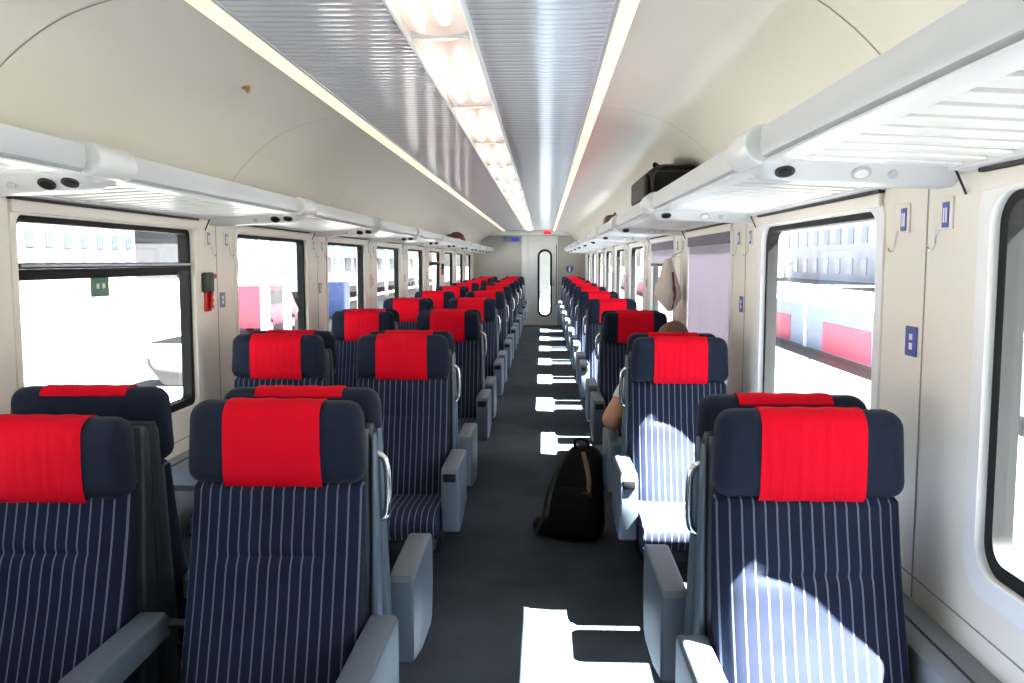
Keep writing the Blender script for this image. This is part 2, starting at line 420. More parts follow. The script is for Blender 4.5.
# ------------------------------------------------------------------ windows
wn = 0
for s in (1, -1):
    for k, (y0, y1) in enumerate(WIN[s]):
        if y0 < FRONT+.1 or y1 > END: continue
        wn += 1
        cy = (y0+y1)/2; r = .075 if s > 0 else .035
        lab = 'window on the %s, %s from the photographer' % (SIDE[s], ORD[max(0, k-(1 if s > 0 else 2))])
        bm = bmesh.new(); n = 7
        ow = .05 if s > 0 else .03
        ring_x(bm, rrect(y0-ow, y1+ow, SILL-ow, WTOP+.045, .09 if s > 0 else .02, n), rrect(y0+.002, y1-.002, SILL+.002, WTOP-.004, r, n), *sorted((s*(HW-.006), s*(HW+.03))))
        root = bpy.data.objects.new('window_%d' % wn, None); COL.objects.link(root); structure(root, lab); root.location = (s*HW, cy, SILL)
        inv = Matrix.Translation((-s*HW, -cy, -SILL))
        def wp(name, bm, mat, par=None):
            bmesh.ops.transform(bm, matrix=inv, verts=bm.verts); return obj(name, bm, mat, par or root)
        wp('surround', bm, M['white'] if s > 0 else M['wall'])
        bm = bmesh.new(); g = .036
        ring_x(bm, rrect(y0+.001, y1-.001, SILL+.001, WTOP-.003, r, n), rrect(y0+g, y1-g, SILL+g, WTOP-g*.7, r*.75, n), *sorted((s*(HW+.016), s*(HW+.062))))
        wp('gasket', bm, M['black'])
        wp('pane', B(*sorted((s*(HW+.040), s*(HW+.044))), y0+.02, y1-.02, SILL+.02, WTOP-.015), M['glass'])
        # roller blind box above
        bm = bmesh.new(); box(bm, *sorted((s*(HW-.016), s*(HW-.0005))), y0-.03, y1+.03, WTOP+.002, WTOP+.042, .004)
        bb = wp('blind_box', bm, M['wall'])
        wp('slot', B(*sorted((s*(HW-.02), s*(HW-.0005))), y0-.035, y1+.035, WTOP+.043, WTOP+.062), M['slot'], bb)
        if s < 0 and k in (2, 7):        # opening windows with a transom
            bm = bmesh.new(); zt = 1.535
            box(bm, *sorted((s*(HW+.004), s*(HW+.035))), y0+.02, y1-.02, zt-.002, zt+.018, .004)
            box(bm, *sorted((s*(HW+.012), s*(HW+.037))), y0+.02, y1-.02, zt-.040, zt-.003, .004)
            wp('transom', bm, M['black'])
            wp('rail', B(*sorted((s*(HW-.002), s*(HW+.012))), y0+.03, y1-.03, zt+.004, zt+.014, .003), M['rail'])
            bm = bmesh.new(); box(bm, *sorted((s*(HW-.006), s*(HW+.012))), y1-.18, y1-.08, zt-.05, zt-.022, .004); wp('catch', bm, M['dark'])
            if k == 2:
                st = wp('sticker', B(*sorted((s*(HW+.036), s*(HW+.0385))), 3.30, 3.44, 1.42, 1.50, 0), M['green']); st['label'] = 'small green sticker under the transom'
                bm = bmesh.new(); xx = s*(HW+.0355)
                for q in (3.34, 3.385): box(bm, xx-.0006, xx+.0006, q, q+.022, 1.452, 1.472)
                wp('print', bm, M['mark'], st)
        if s > 0 and k in (3, 4):        # mauve roller blinds
            zb = SILL+.01 if k == 3 else 1.535
            bm = bmesh.new(); n_ = 40
            rows = []
            for i in range(n_+1):
                yy = y0+.02+(y1-y0-.04)*i/n_; xx = HW+.002+.003*math.sin(i*1.1)+.0025*math.sin(i*.47)
                rows.append((xx, yy))
            v = [[bm.verts.new((x_, y_, z_)) for x_, y_ in rows] for z_ in (zb, WTOP)]
            v2 = [[bm.verts.new((x_+.0012, y_, z_)) for x_, y_ in rows] for z_ in (zb, WTOP)]
            for i in range(n_):
                bm.faces.new((v[0][i], v[0][i+1], v[1][i+1], v[1][i])); bm.faces.new((v2[0][i], v2[1][i], v2[1][i+1], v2[0][i+1]))
            bl = wp('blind', bm, M['blindp']); bl['label'] = 'mauve roller blind pulled down' if k == 3 else 'mauve roller blind pulled half down'
            zv = 1.655 if k == 3 else 1.65
            wp('valance', B(HW-.011, HW-.001, y0+.015, y1-.015, zv, WTOP+.06, .003), M['blindd'], bl)
            if k == 4: wp('hem_bar', B(HW-.012, HW+.008, y0+.02, y1-.02, zb-.02, zb+.004, .004), M['brown'], bl)

# ------------------------------------------------------------------ luggage racks and brackets
def rack_proto(s):
    L = PIT-.25
    t = thing('luggage_rack', 'x', 'luggage rack', (s*1.1, 0, 1.80), 0, 'slatted luggage rack sections')
    def X(x): return s*(x-1.1)
    bm = bmesh.new()
    prism(bm, [(X(.866), .070), (X(.876), .070), (X(.884), .02), (X(.925), .006), (X(.925), -.004), (X(.882), -.004), (X(.868), .006), (X(.862), .03)], 'y', -L/2, L/2, 0)
    obj('front_rail', bm, M['rail'], t)
    bm = bmesh.new(); box(bm, *sorted((X(.868), X(.935))), -L/2, L/2, -.010, -.0045, .002); obj('lip', bm, M['rack'], t)
    bm = bmesh.new(); n = 17
    for i in range(n):
        y = -L/2+L*(i+.5)/n; w = .029
        prism(bm, [(X(.93), -.006), (X(1.30), -.026), (X(1.30), -.010), (X(.93), .010)], 'y', y-w, y+w, .004, 1)
    obj('slat_grille', bm, M['rack'], t)
    bm = bmesh.new(); prism(bm, [(X(1.295), -.030), (X(1.347), -.034), (X(1.347), .0), (X(1.295), -.004)], 'y', -L/2, L/2, .003, 1); obj('back_rail', bm, M['rack'], t)
    return t
def bracket_proto(s):
    t = thing('rail_bracket', 'x', 'rack bracket', (s*1.1, 0, 1.80), 0, 'white rack brackets with reading lights')
    def X(x): return s*(x-1.1)
    arc = [(X(.878+.047*math.cos(a)), .035+.047*math.sin(a)) for a in [math.radians(20+d*13) for d in range(0, 19)]]
    poly = arc+[(X(.905), -.010), (X(.94), .022)]
    bm = bmesh.new(); prism(bm, poly, 'y', -.11, .11, .006, 2)
    secs = []
    for x, dd in ((.880, .012), (.893, .028), (.915, .040), (1.0, .047), (1.2, .055), (1.348, .060)):
        secs.append([(X(x), -.112, .010), (X(x), -.112, -.006), (X(x), -.104, -.012), (X(x), -.052, -dd+.004), (X(x), -.042, -dd), (X(x), .042, -dd), (X(x), .052, -dd+.004), (X(x), .104, -.012), (X(x), .112, -.006), (X(x), .112, .010)])
    loft(bm, secs); obj('housing', bm, M['rack'], t, 50)
    for q, xx in enumerate((.935, 1.0) if s < 0 else (.935, 1.115)):
        dd = .042 if q == 0 else .049
        nv = Vector((0, -(dd-.016), -.052)).normalized(); c0 = Vector((X(xx), -.078, -(.012+dd-.004)/2))
        bm = bmesh.new(); disc(bm, c0+nv*.001, nv, .0235, .008, 22)
        rl = obj('reading_light', bm, M['rail'] if (s > 0 and q) else M['dark'], t)
        bm = bmesh.new(); disc(bm, c0+nv*.0056, nv, .016, .003, 18); obj('lens', bm, M['black'] if not (s > 0 and q) else M['white'], rl)
    nv = Vector((0, -.05, -.052)).normalized()
    bm = bmesh.new(); disc(bm, (X(1.10 if s < 0 else 1.19), -.078, -.0335), nv, .012, .008, 14); obj('call_button', bm, M['rail'], t)
    # fine cable gap at the wall end
    bm = bmesh.new(); tube(bm, [(X(1.29), -.114, -.012), (X(1.32), -.116, -.03), (X(1.345), -.118, -.085)], .003, 6); obj('cable', bm, M['dark'], t)
    return t
for s in (1, -1):
    rp = bp = None
    for k in range(-2, 10):
        yb = BR[s]+PIT*k
        if yb < FRONT+.2 or yb > END-.2: continue
        lab = 'white rack bracket over the %s pillar, %s' % (ORD[k], SIDE[s]) if k >= 0 else 'white rack bracket %s the photographer, %s' % ('behind' if k < -1 else 'level with', SIDE[s])
        if bp is None: bp = bracket_proto(s); bp.location.y = yb; bp['label'] = lab
        else: dup(bp, (s*1.1, yb, 1.80), lab)
        if yb+PIT < END+.1:
            lab = 'white slatted luggage rack section beyond the %s bracket, %s' % (ORD[k], SIDE[s]) if k >= 0 else 'white slatted luggage rack section %s the photographer, %s' % ('behind' if k < -1 else 'beside', SIDE[s])
            if rp is None: rp = rack_proto(s); rp.location.y = yb+PIT/2; rp['label'] = lab
            else: dup(rp, (s*1.1, yb+PIT/2, 1.80), lab)

# ------------------------------------------------------------------ seats
def backrest_bm():
    bm = bmesh.new(); secs = []; NZ = 40; NP = 48
    for i in range(NZ+1):
        z = .40+(.985-.40)*i/NZ; u = i/NZ
        # side profile of the front and rear faces
        pf = [(.40, -.345), (.50, -.314), (.62, -.272), (.74, -.230), (.86, -.195), (.985, -.168)]
        for (za, ya), (zb, yb) in zip(pf, pf[1:]):
            if za <= z <= zb+1e-6: yf = ya+(yb-ya)*(z-za)/(zb-za)
        yb_ = -.105+.045*u
        hw = .231-.005*u
        if i == 0 or i == NZ: hw -= .012; yf += .012
        sec = []
        for k in range(NP):
            a = 2*PI*k/NP; c, sn = math.cos(a), math.sin(a)
            e = .38
            x = hw*math.copysign(abs(c)**e, c); y = math.copysign(abs(sn)**.5, sn)
            yy = (yf+yb_)/2+y*(yb_-yf)/2
            if y < 0:
                ax = abs(x)/hw
                yy += .016*max(0, (ax-.0))**3          # soft roll-off to the sides
                g = math.exp(-((z-.812)/.010)**2)*(1/(1+math.exp((abs(x)-.135)/.008)))
                yy += .010*g*(-y)
                yy -= .006*(-y)*math.exp(-((z-.76)/.05)**2)*(1-ax**2)
                yy -= .004*(-y)*math.exp(-((z-.86)/.04)**2)*(1-ax**2)
            sec.append((x, yy, z))
        secs.append(sec)
    loft(bm, secs); return bm

def headrest_bm():
    bm = bmesh.new(); t = bmesh.new(); bmesh.ops.create_cube(t, size=1)
    for v in t.verts: v.co = Vector((v.co.x*.470, v.co.y*.105, v.co.z*.215))
    bmesh.ops.bevel(t, geom=t.edges[:], offset=.044, segments=6, affect='EDGES', profile=.5)
    bmesh.ops.subdivide_edges(t, edges=[e for e in t.edges if e.calc_length() > .08], cuts=5, use_grid_fill=True)
    for v in t.verts:
        x, y, z = v.co
        if y < 0: y -= .010*(1-(x/.232)**2)*(1-(z/.108)**2)
        y += .03*z*.5
        x *= 1-.05*(z/.108+1)*.5
        v.co = Vector((x, y-.118, z+1.09))
    merge(bm, t); return bm

def cover_bm():
    """red cloth wrapped over front and top of the headrest"""
    bm = bmesh.new()
    path = []
    w, h, r = .0525+.004, .1075+.004, .047
    path.append((-w+.012, -h+.002)); path.append((-w+.003, -h+.014))
    path.append((-w, -h+.035))
    for i in range(1, 8): path.append((-w, -h+.035+(2*h-.035-r)*i/8))
    for k in range(0, 9):
        a = PI-k/8*PI/2; path.append((-w+r+r*math.cos(a), h-r+r*math.sin(a)))
    for k in range(0, 9):
        a = PI/2-k/8*PI/2; path.append((w-r+r*math.cos(a), h-r+r*math.sin(a)))
    path = path[:-3]
    NX = 24; hwid = .1265
    def place(i, p, off):
        x = -hwid+2*hwid*i/NX; y, z = p
        y = y-off if y < -w+.02 else y; z = z
        if y < 0: y -= .010*(1-(x/.232)**2)*max(0, 1-(z/.108)**2)
        y += .002*math.sin(i*1.9)*max(0, (-y)/w) * .5
        x2 = x*(1-.02*(z/h+1)*.5)
        return (x2, y+.03*z*.5-.118, z+1.09+.001*math.sin(i*.8))
    rows = [[bm.verts.new(place(i, p, 0)) for p in path] for i in range(NX+1)]
    cen = Vector((0, -.118, 1.09))
    inner = []
    for row in rows:
        ir = []
        for v in row:
            d = Vector((0, v.co.y-cen.y, v.co.z-cen.z)).normalized(); ir.append(bm.verts.new(v.co-d*.006))
        inner.append(ir)
    m = len(path)
    for i in range(NX):
        for j in range(m-1):
            bm.faces.new((rows[i][j], rows[i+1][j], rows[i+1][j+1], rows[i][j+1])); bm.faces.new((inner[i][j], inner[i][j+1], inner[i+1][j+1], inner[i+1][j]))
        bm.faces.new((rows[i][0], inner[i][0], inner[i+1][0], rows[i+1][0])); bm.faces.new((rows[i][-1], rows[i+1][-1], inner[i+1][-1], inner[i][-1]))
    for i in (0, NX):
        for j in range(m-1): bm.faces.new((rows[i][j], rows[i][j+1], inner[i][j+1], inner[i][j]))
    return bm

def cushion_bm():
    prof = [(-.20, .455), (-.30, .452), (-.45, .460), (-.58, .468), (-.66, .462), (-.705, .44), (-.72, .405), (-.71, .365), (-.66, .345), (-.20, .335)]
    prof = [(p.x, p.y) for p in smooth_path([(a, b, 0) for a, b in prof], 4)]
    bm = bmesh.new(); prism(bm, prof, 'x', -.230, .230, .014, 3); return bm

def shell_bm(wide):
    bm = bmesh.new()
    secs = []
    for z, yf, yb, hw in ((.30, -.125, -.030, .228), (.45, -.112, -.026, .2325), (.70, -.088, -.020, .2335), (.92, -.068, -.016, .231), (1.085, -.056, -.013, .228), (1.11, -.050, -.016, .222)):
        secs.append([(p[0], p[1], z) for p in rrect(-hw, hw, yf, yb, .012, 4)])
    loft(bm, secs); return bm

def arm_bm(h0=.345):
    """padded aisle-side panel; local x centre 0"""
    out = [(-.13, .375), (-.13, .618), (-.145, .633), (-.53, .638), (-.556, .631), (-.568, .608), (-.566, .46), (-.548, h0), (-.50, h0-.02), (-.30, h0-.01)]
    bm = bmesh.new(); prism(bm, out, 'x', -.039, .039, .010, 3); return bm
def arm_inner_bm():
    out = [(-.13, .56), (-.13, .618), (-.145, .633), (-.53, .638), (-.556, .628), (-.566, .595), (-.556, .575), (-.52, .56)]
    bm = bmesh.new(); prism(bm, out, 'x', -.039, .039, .010, 3); return bm

MESH = {}
def shared(name, fn, mat, parent, key=None):
    key = key or name
    if key not in MESH:
        o = obj(name, fn(), mat, parent); MESH[key] = o.data; return o
    o = bpy.data.objects.new(name, MESH[key]); COL.objects.link(o); o.parent = parent; return o

def make_seat(arm, inner, handle):
    """seat facing -y; arm = local side of the aisle panel (0 none)"""
    t = thing('train_seat', 'x', 'seat', (0, 0, 0), 0, 'striped train seats')
    shared('backrest', backrest_bm, M['stripe'], t)
    h = shared('headrest', headrest_bm, M['velour'], t)
    c = shared('headrest_cover', cover_bm, M['red'], h)
    shared('cushion', cushion_bm, M['stripe'], t)
    shared('shell', lambda: shell_bm(0), M['shell'], t)
    def frame():
        bm = bmesh.new(); box(bm, -.215, .215, -.66, -.12, .285, .334, .008); return bm
    shared('seat_frame', frame, M['dark'], t)
    def ped():
        bm = bmesh.new(); prism(bm, [(-.50, .001), (-.16, .001), (-.18, .03), (-.22, .285), (-.44, .285), (-.47, .03)], 'x', -.14, .14, .008, 2); return bm
    shared('pedestal', ped, M['dark'], t)
    if arm:
        def side():
            bm = bmesh.new(); secs = []
            for z, y0, y1, xo in ((.30, -.135, -.03, .256), (.50, -.118, -.024, .256), (.80, -.085, -.017, .249), (1.07, -.062, -.012, .242), (1.095, -.054, -.016, .240)):
                secs.append([(arm*p[0], p[1], z) for p in rrect(.2345, xo, y0, y1, .008, 3)])
            loft(bm, secs); return bm
        shared('daylit_side', side, M['litside'], t, 'side%d' % arm)  # lighter plate over the shell's aisle side, daylight put into its colour
        a = shared('armrest', arm_bm, M['arm'], t); a.location.x = arm*.276
        def btn():
            bm = bmesh.new(); box(bm, -.028, .028, -.574, -.560, .575, .612, .004); return bm
        b = shared('recline_button', btn, M['black'], a)
        def piv():
            bm = bmesh.new(); disc(bm, (0, -.20, .55), (1, 0, 0), .04, .03, 18); return bm
        p = shared('arm_pivot', piv, M['dark'], a); p.location.x = -arm*.043
    if inner:
        a = shared('armrest', arm_inner_bm, M['arm'], t, 'armrest_inner'); a.location.x = -arm*.338
        def piv2():
            bm = bmesh.new(); disc(bm, (0, -.136, .598), (1, 0, 0), .013, .064, 18); return bm
        p = shared('arm_pivot', piv2, M['dark'], a, 'pivot_inner'); p.location.x = arm*.068
    if handle:
        def hnd():
            bm = bmesh.new(); s = handle
            # bracket plate and D-shaped bar
            pts = [(s*.206, -.020, 1.035), (s*.214, -.004, 1.035), (s*.228, -.002, 1.035), (s*.252, -.002, 1.024), (s*.263, -.002, 1.0), (s*.266, -.002, .93), (s*.263, -.002, .875), (s*.252, -.002, .853), (s*.228, -.002, .843), (s*.214, -.004, .843), (s*.206, -.022, .843)]
            tube(bm, smooth_path(pts, 4), .0095, 10); return bm
        shared('grab_handle', hnd, M['chrome'], t, 'handle%d' % handle)
    return t

protos = {}
RED = 'red headrest'
def seat(x, y, facing, arm_world, inner, label, grp):
    """facing 'us' (towards the camera) or 'away'"""
    f = 1 if facing == 'us' else -1
    key = (facing, arm_world, inner)
    if key not in protos:
        o = make_seat(arm_world*f, inner, 0 if facing == 'us' else arm_world*f); protos[key] = o
        o.location = (x, y, 0); o.rotation_euler = (0, 0, 0 if f > 0 else PI)
    else:
        o = dup(protos[key], (x, y, 0), None, 0 if f > 0 else PI)
    o['label'] = label; o['group'] = grp
    return o
for k in range(10):
    for facing in ('us', 'away'):
        if k == 9 and facing == 'away': continue
        yl, yr = ROW_L+PIT*k, ROW_R+PIT*k
        if k == 9: yl -= .02; yr -= .02
        view = 'facing the camera' if facing == 'us' else 'with its back to the camera'
        seat(-.335, yl, facing, 1, True, 'striped navy aisle seat %s, %s row of the paired side' % (view, ORD[k]), 'paired aisle seats '+view)
        w0 = seat(-.955, yl, facing, 0, False, 'striped navy window seat %s, %s row of the paired side%s' % (view, ORD[k], ', headrest lowered' if k == 0 and facing == 'us' else ''), 'paired window seats '+view)
        if k == 0 and facing == 'us': reclined = w0
        seat(1.008, yr, facing, -1, False, 'striped navy single seat %s, %s row of the single side' % (view, ORD[k]), 'single seats '+view)

for c in reclined.children:            # this headrest is pushed down a little
    if c.name.startswith('headrest'): c.location = (0, -.014, -.045)
reclined.location.x += .006
# ------------------------------------------------------------------ window tables between facing seats
for s, y0 in ((1, ROW_R), (-1, ROW_L)):
    tp = None
    for k in range(9):
        yc = y0+PIT*k+PIT/2+(.06 if s > 0 else .03)
        lab = 'small grey wall table between the %s pair of facing seats, %s' % (ORD[k], SIDE[s])
        if tp is None:
            t = thing('wall_table', lab, 'table', (s*1.347, yc, .70), 0, 'small wall tables under the windows')
            bm = bmesh.new(); prism(bm, [(p[0], p[1]) for p in rrect(*sorted((0, -s*.40)), -.15, .15, .035, 5)], 'z', -.022, 0, .004, 2); obj('table_top', bm, M['arm'], t)
            bm = bmesh.new(); prism(bm, [(0, -.024), (-s*.22, -.024), (-s*.20, -.045), (0, -.16)], 'y', -.02, .02, .004, 1)
            if s > 0:
                pass
            obj('bracket', bm, M['dark'], t); tp = t
        else: dup(tp, (s*1.347, yc, .70), lab)

# ------------------------------------------------------------------ things on the pillars
def coat_hook(s, y, z, col, label):
    t = thing('coat_hook', label, 'coat hook', (s*HW, y, z), 0, 'coat hooks with number plates')
    i = -s
    bm = bmesh.new(); box(bm, *sorted((i*.0005, i*.005)), -.045, .06, -.035, .045, .006, 2); obj('back_plate', bm, M['wall'], t)
    p = obj('number_plate', B(*sorted((i*.005, i*.0075)), -.03, .005, -.03, .032, .0008, 1), col, t)
    bm = bmesh.new(); box(bm, *sorted((i*.0075, i*.008)), -.022, -.014, -.018, .018); box(bm, *sorted((i*.0075, i*.008)), -.009, -.002, -.018, .018); obj('print', bm, M['mark'], p)
    bm = bmesh.new(); tube(bm, smooth_path([(i*.004, .03, -.03), (i*.008, .03, -.05), (i*.011, .03, -.075), (i*.020, .03, -.086), (i*.028, .03, -.076)], 4), .0026, 8); obj('hook', bm, M['chrome'], t)
    return t
def number_plate(s, y, z, col, label):
    t = thing('seat_number_plate', label, 'number plate', (s*HW, y, z), 0, 'small seat number plates on the pillars')
    i = -s; w, h = .036, .040
    obj('plate', B(*sorted((i*.0005, i*.004)), -w, w, -h, h, .0012, 1), col, t)
    bm = bmesh.new()
    for zz, hh in ((.012, .008), (-.013, .009)): box(bm, *sorted((i*.004, i*.0045)), -.010, .010, zz-hh, zz+hh)
    obj('print', bm, M['mark'], t)
for s in (1, -1):
    for k in range(0, 9):
        yb = (WIN[s][k+1][1]+WIN[s][k+2][0])/2 if s > 0 else (WIN[s][k+2][1]+(WIN[s][k+3][0] if k+3 < len(WIN[s]) else END))/2
        col = M['blue'] if s > 0 else M['greyblue']
        if yb > END-.4: continue
        coat_hook(s, yb-.10, 1.672, col, 'coat hook with a plate, near edge of the %s pillar, %s' % (ORD[k], SIDE[s]))
        coat_hook(s, yb+.15, 1.672, col, 'coat hook with a plate, far edge of the %s pillar, %s' % (ORD[k], SIDE[s]))
        if k < 6: number_plate(s, yb+.065, 1.345 if s > 0 else 1.355, col, 'small upright seat number plate on the %s pillar, %s' % (ORD[k], SIDE[s]))
def hammer(y, z, label):
    t = thing('emergency_hammer', label, 'emergency hammer', (-HW, y, z), 0, 'red emergency hammers on the pillars')
    bm = bmesh.new(); prism(bm, [(-.05, -.10), (.035, -.10), (.045, .06), (.03, .10), (-.03, .08)], 'x', .0005, .010, .003, 1); obj('holder', bm, M['redp'], t)
    bm = bmesh.new(); box(bm, .001, .045, -.075, -.012, .0, .098, .008); obj('holder_box', bm, M['olive'], t)
    bm = bmesh.new(); tube(bm, [(.022, .0, -.085), (.022, .004, .0), (.022, .01, .075)], [.012, .010, .009], 10); tube(bm, [(.022, -.03, .072), (.022, .05, .078)], .013, 10); obj('hammer', bm, M['redp'], t)
    bm = bmesh.new()
    for zz in (-.03, -.06): box(bm, .0335, .0345, -.006, .008, zz-.006, zz+.008)
    obj('print', bm, M['mark'], t)
hammer(4.365, 1.405, 'red emergency hammer in a dark holder beside the transomed window')
hammer(14.55, 1.42, 'tiny red emergency hammer far down the paired-seat side wall')
t = thing('notice_sticker', 'small pale pink notice on the third pillar, paired-seat side', 'notice', (-HW, 8.55, 1.36))
obj('sheet', B(.0005, .003, -.06, .06, -.07, .07), pmat('pink_paper', (.72, .45, .40), .7), t)
t = thing('ceiling_stud', 'small brassy stud on the cream ceiling cove', 'fitting', (-.816, 3.47, 2.243))
bm = bmesh.new(); disc(bm, (0, 0, 0), (-.25, 0, 1), .016, .012, 14); obj('plate', bm, M['brass'], t)
bm = bmesh.new(); blob(bm, (.006, .004, -.012), (.009, .009, .011), u=12, v=8); obj('knob', bm, M['brass'], t)

# ------------------------------------------------------------------ bags
t = thing('duffel_bag', 'large black bag lying on the luggage rack, single-seat side', 'bag', (1.045, 4.83, 1.815))
def duffel():
    bm = bmesh.new(); secs = []
    for i in range(13):
        u = i/12; y = -.40+.8*u; k = 1-.10*abs(2*u-1)**4
        secs.append([(p[0], y, p[1]) for p in rrect(-.15*k, .13*k, .0, .245*k, .075, 6)])
    loft(bm, secs); return bm
obj('body', duffel(), M['bag'], t)
bm = bmesh.new(); box(bm, -.178, -.145, -.30, .34, .062, .19, .016); obj('side_pocket', bm, M['bagg'], t)
bm = bmesh.new(); tube(bm, smooth_path([(-.10, -.15, .232), (-.10, -.12, .256), (-.07, 0, .262), (-.04, .12, .256), (-.04, .16, .232)], 5), .011, 8); obj('handle', bm, M['bag'], t)
bm = bmesh.new(); box(bm, .03, .07, -.405, -.395, .09, .17, .003); obj('luggage_tag', bm, M['tan'], t)
bm = bmesh.new(); box(bm, -.13, .12, -.403, -.398, .19, .197, .001); obj('zip', bm, M['bagg'], t)
t = thing('small_bag', 'small brown bag far down the luggage rack, single-seat side', 'bag', (.995, 7.95, 1.815))
bm = bmesh.new(); secs = [[(p[0], y, p[1]) for p in rrect(-.10*k, .10*k, 0, .16*k, .05, 5)] for y, k in ((-.16, .75), (-.14, .95), (0, 1), (.14, .95), (.16, .75))]; loft(bm, secs); obj('body', bm, M['brown'], t)
bm = bmesh.new(); tube(bm, smooth_path([(0, -.07, .152), (0, -.05, .172), (0, .05, .172), (0, .07, .152)], 5), .008, 8); obj('handle', bm, M['brown'], t)
t = thing('folded_jacket', 'dark maroon bundle far down the rack of the paired-seat side', 'jacket', (-1.04, 13.95, 1.815))
bm = bmesh.new(); secs = [[(p[0], y, p[1]) for p in rrect(-.16*k, .13*k, 0, .17*k, .06, 5)] for y, k in ((-.22, .7), (-.18, .95), (-.05, 1.03), (.1, .95), (.2, .9), (.23, .7))]; loft(bm, secs); obj('bundle', bm, M['maroon'], t)
bm = bmesh.new(); tube(bm, smooth_path([(-.16, -.1, .06), (-.05, -.06, .178), (.06, .05, .175), (.12, .12, .08)], 5), .02, 8); obj('sleeve', bm, M['maroon'], t)

# backpack leaning in the aisle
t = thing('backpack', 'black backpack standing on the aisle floor by an armrest', 'backpack', (.545, 4.88, .002), math.radians(-12))
def pack():
    bm = bmesh.new(); secs = []
    for z, w, d, cx_, cyy in ((0, .135, .10, .0, 0), (.02, .155, .12, 0, 0), (.10, .158, .125, .005, .0), (.22, .148, .12, .012, .01), (.34, .13, .105, .022, .02), (.43, .115, .09, .03, .03), (.49, .075, .06, .034, .035), (.515, .03, .03, .035, .04)):
        secs.append([(cx_+p[0], cyy+p[1], z) for p in rrect(-w, w, -d, d, min(.07, .8*d), 6)])
    loft(bm, secs)
    for v in bm.verts:
        v.co.x += .007*math.sin(v.co.z*40+v.co.y*30); v.co.y += .007*math.sin(v.co.z*33+v.co.x*27)
    return bm
obj('body', pack(), M['bag'], t)
bm = bmesh.new(); secs = [[(p[0]+.01, -.125+p[1], z) for p in rrect(-w, w, -d, d, .03, 5)] for z, w, d in ((.03, .11, .02), (.05, .13, .045), (.17, .125, .045), (.27, .10, .03), (.30, .08, .01))]; loft(bm, secs); obj('front_pocket', bm, M['bag'], t)
bm = bmesh.new(); blob(bm, (-.165, -.05, .055), (.075, .07, .052), u=16, v=10); obj('side_pouch', bm, M['bag'], t)
bm = bmesh.new(); tube(bm, smooth_path([(.0, -.02, .50), (.0, -.03, .545), (.035, -.03, .56), (.07, -.02, .54), (.07, 0, .49)], 5), .009, 8); obj('top_loop', bm, M['bag'], t)
bm = bmesh.new(); tube(bm, smooth_path([(.05, -.055, .49), (.075, -.085, .42), (.095, -.115, .33), (.085, -.135, .24)], 5), .013, 8); s_ = obj('shoulder_strap', bm, M['tan'], t); s_['label'] = 'tan strap'
bm = bmesh.new(); tube(bm, smooth_path([(-.03, -.05, .49), (-.085, -.08, .40), (-.14, -.10, .26), (-.165, -.12, .12), (-.20, -.13, .03)], 5), .011, 8); obj('shoulder_strap', bm, M['bagg'], t)
bm = bmesh.new(); box(bm, .06, .11, -.150, -.125, .255, .285, .004); obj('buckle', bm, M['bagg'], t)

# coat hanging on a pillar of the single-seat side
t = thing('hanging_coat', 'pale beige coat hanging from a pillar hook beside the half-drawn blind', 'coat', (1.345, 6.20, 1.58))
def coat():
    bm = bmesh.new(); secs = []
    for z, w, d, oy in ((0, .012, .008, 0), (-.03, .03, .014, 0), (-.08, .06, .022, .0), (-.14, .10, .030, .005), (-.20, .14, .040, .01), (-.25, .15, .042, -.01), (-.29, .115, .034, -.03), (-.33, .065, .022, -.05), (-.37, .012, .007, -.07)):
        n = 36; sec = []
        for k in range(n):
            a = 2*PI*k/n; f = 1+.20*math.sin(5*a+z*9)+.10*math.sin(9*a-z*14)
            sec.append((-.095+d*math.cos(a)*f*1.9 - .012, oy+w*math.sin(a)*(1+.05*math.sin(3*a)), z))
        secs.append(sec)
    loft(bm, secs); return bm
obj('cloth', coat(), M['coat'], t)
bm = bmesh.new(); tube(bm, smooth_path([(-.085, -.07, -.10), (-.085, -.125, -.19), (-.085, -.145, -.26), (-.09, -.09, -.35)], 5), [.008]*6+[.013]*6+[.006]*4, 8); obj('lining_fold', bm, M['brown'], t)
bm = bmesh.new(); tube(bm, [(-.10, 0, -.01), (-.07, 0, .02), (-.01, .004, .045)], .003, 6); obj('hanging_loop', bm, M['tan'], t)

# ------------------------------------------------------------------ passenger in the second single seat with its back to us
def skin_body(name, verts, edges, radii, mat, parent, root=0, levels=2):
    me = bpy.data.meshes.new(name); me.from_pydata([Vector(v) for v in verts], edges, []); me.update()
    o = bpy.data.objects.new(name, me); COL.objects.link(o); o.parent = parent
    md = o.modifiers.new('skin', 'SKIN'); md.use_smooth_shade = True; md.branch_smoothing = .6
    for i, r in enumerate(radii):
        sv = me.skin_vertices[0].data[i]; sv.radius = (r, r) if not isinstance(r, tuple) else r
        sv.use_root = (i == root)
    sb = o.modifiers.new('sub', 'SUBSURF'); sb.levels = levels; sb.render_levels = levels
    me.materials.append(mat); return o

PY = ROW_R+PIT
P0 = thing('person', 'person with brown hair and white tee seated behind the second single seat', 'person', (.99, PY+.36, .445))
